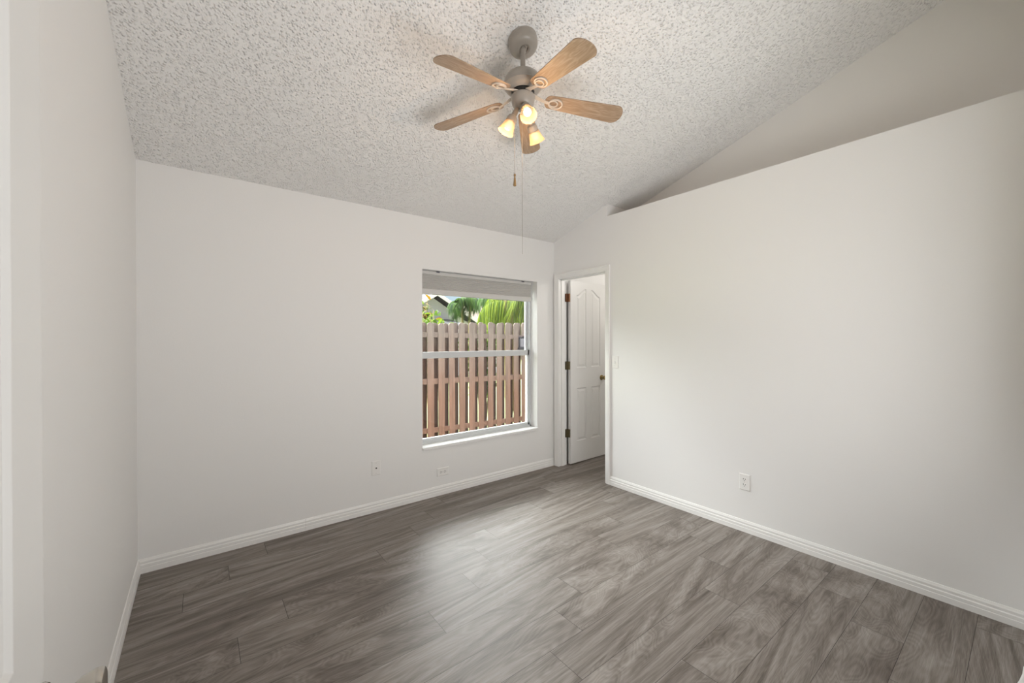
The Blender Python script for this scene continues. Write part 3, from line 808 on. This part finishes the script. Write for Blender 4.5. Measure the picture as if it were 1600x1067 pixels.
# ------------------------------------------------------------------ outside: plants
def leaf(bm, p, d, nrm_, ln, wd, droop=0.0, seg=3):
    """one pointed leaf blade from p along d"""
    d = d.normalized(); side = d.cross(nrm_).normalized() if d.cross(nrm_).length > 1e-4 else d.orthogonal().normalized()
    pts = []
    for k in range(seg + 1):
        t = k / seg; q = p + d * (ln * t) + Vector((0, 0, -droop * ln * t * t))
        w_ = wd * math.sin(math.pi * (.12 + .88 * t) ** .8) if t < 1 else 0
        pts.append((q, w_))
    prev = None
    for q, w_ in pts:
        cur = (bm.verts.new(q),) if w_ < 1e-5 else (bm.verts.new(q - side * w_), bm.verts.new(q + side * w_))
        if prev:
            bm.faces.new((prev[0], prev[1], cur[1], cur[0]) if len(cur) == 2 else (prev[0], prev[1], cur[0]))
        prev = cur
def frond(bm, base_p, az, elev, ln, rd, n=32, ll=.42, bend=1.2, lw=.016):
    """pinnate palm frond: arching rachis with drooping leaflets on both sides"""
    h = Vector((math.cos(az), math.sin(az), 0)); pts = []
    p = Vector(base_p); e = elev; st = ln / n
    for k in range(n + 1):
        pts.append((p.copy(), (h * math.cos(e) + Vector((0, 0, math.sin(e)))).normalized()))
        p += pts[-1][1] * st; e -= bend / n
    tube(bm, [q for q, _ in pts[::2]], [max(.004, .012 * (1 - i / (n / 2 + 1))) for i in range(len(pts[::2]))], 5, False)
    side = h.cross(Vector((0, 0, 1)))
    for k in range(4, n + 1):
        q, d = pts[k]; t = k / n
        L_ = ll * (math.sin(math.pi * min(1, .18 + .8 * t)) ** .6) * rd.uniform(.85, 1.1)
        for s in (-1, 1):
            dd = (side * s * .8 + d * .65 + Vector((0, 0, rd.uniform(-.25, .1)))).normalized()
            leaf(bm, q, dd, Vector((0, 0, 1)), L_, lw, droop=rd.uniform(.9, 2.0), seg=4)
def palm(px, py, Y, height, nf, ln, label, seed, mt, trunks=3, ll=.42, elev=(.5, 1.35), lw=.016, az=None, bend=(1.3, 2.1)):
    rd = random.Random(seed); c = pix(px, py, Y)
    root = empty('palm_tree', (c.x, Y, GZ)); tag(root, label, 'palm tree')
    bm = bmesh.new()
    for k in range(trunks):
        ox, oy = rd.uniform(-.2, .2), rd.uniform(-.15, .15)
        tube(bm, [(c.x + ox * .6, Y + oy * .6, GZ - .02), (c.x + ox, Y + oy, GZ + height * .5), (c.x + ox * 1.5, Y + oy * 1.5, GZ + height)], [.05, .04, .035], 8)
    obj('trunk', local(root, bm), M['stem'], root, smooth=True)
    bm = bmesh.new()
    for k in range(nf):
        a = 2 * math.pi * k / nf + rd.uniform(-.3, .3) if az is None else rd.uniform(*az)
        frond(bm, (c.x + rd.uniform(-.15, .15), Y + rd.uniform(-.1, .1), GZ + height - rd.uniform(0, .35)), a, rd.uniform(*elev), ln * rd.uniform(.8, 1.15), rd, ll=ll, bend=rd.uniform(*bend), lw=lw)
    obj('fronds', local(root, bm), mt, root)
    return root
palm(724, 470, 11.0, 2.95, 16, .62, 'drooping palm in front of the grey house, left of the sky gap', 11, M['palm_dark'], 2, .24, bend=(2.1, 2.8), lw=.011, elev=(.3, 1.3))
palm(803, 470, 7.2, 2.65, 22, .95, 'sunlit yellow green palm just right of the sky gap', 12, M['palm'], 3, .36, bend=(2.0, 2.7), lw=.008, elev=(.1, 1.2))
palm(794, 462, 9.0, 2.95, 20, 1.05, 'darker green palm behind the sunlit palm right of the sky gap', 13, M['palm_dark'], 3, .36, bend=(2.0, 2.7), lw=.009, elev=(.1, 1.2))
palm(830, 470, 10.9, 3.15, 22, 1.30, 'sunlit palm at the right edge of the window', 14, M['palm'], 3, .44, bend=(2.0, 2.7), lw=.011, elev=(.1, 1.2))
def shrub(name, px, py, Y, h, r, n, lsz, mt, label, cat, seed):
    rd = random.Random(seed); c = pix(px, py, Y)
    root = empty(name, (c.x, Y, GZ)); tag(root, label, cat)
    bm = bmesh.new(); bs = bmesh.new()
    stems = []
    for k in range(9):
        a = rd.uniform(0, 6.28); tp = Vector((c.x + r * .75 * math.cos(a) * rd.random(), Y + r * .75 * math.sin(a) * rd.random(), GZ + h * rd.uniform(.75, 1)))
        tube(bs, [(c.x + .05 * math.cos(a), Y + .05 * math.sin(a), GZ - .02), (c.x * .5 + tp.x * .5, Y * .5 + tp.y * .5, GZ + h * .5), tp], [.016, .011, .006], 6)
        stems.append(tp)
    obj('stems', local(root, bs), M['stem'], root)
    for k in range(n):
        tp = rd.choice(stems); t = rd.uniform(.35, 1.0)
        b0 = Vector((c.x, Y, GZ)).lerp(tp, t) + Vector((rd.gauss(0, r * .22), rd.gauss(0, r * .22), rd.gauss(0, .06)))
        d = Vector((rd.uniform(-1, 1), rd.uniform(-1, 1), rd.uniform(-.2, 1.0)))
        leaf(bm, b0, d, Vector((rd.uniform(-1, 1), rd.uniform(-1, 1), .8)).normalized(), lsz * rd.uniform(.7, 1.2), lsz * .17, droop=rd.uniform(.1, .5))
    obj('foliage', local(root, bm), mt, root)
    return root
shrub('croton_shrub', 660, 480, 7.4, 2.45, .36, 420, .20, M['croton'], 'tall yellow and green leafed shrub at the left edge of the window', 'shrub', 21)
shrub('lime_shrub', 674, 500, 6.5, 2.12, .40, 700, .16, M['shrub'], 'bright lime green bush peeking over the fence at left', 'shrub', 22)
shrub('lime_shrub', 754, 500, 6.3, 2.05, .42, 700, .16, M['shrub'], 'lime green bush peeking over the fence below the sky gap', 'shrub', 23)
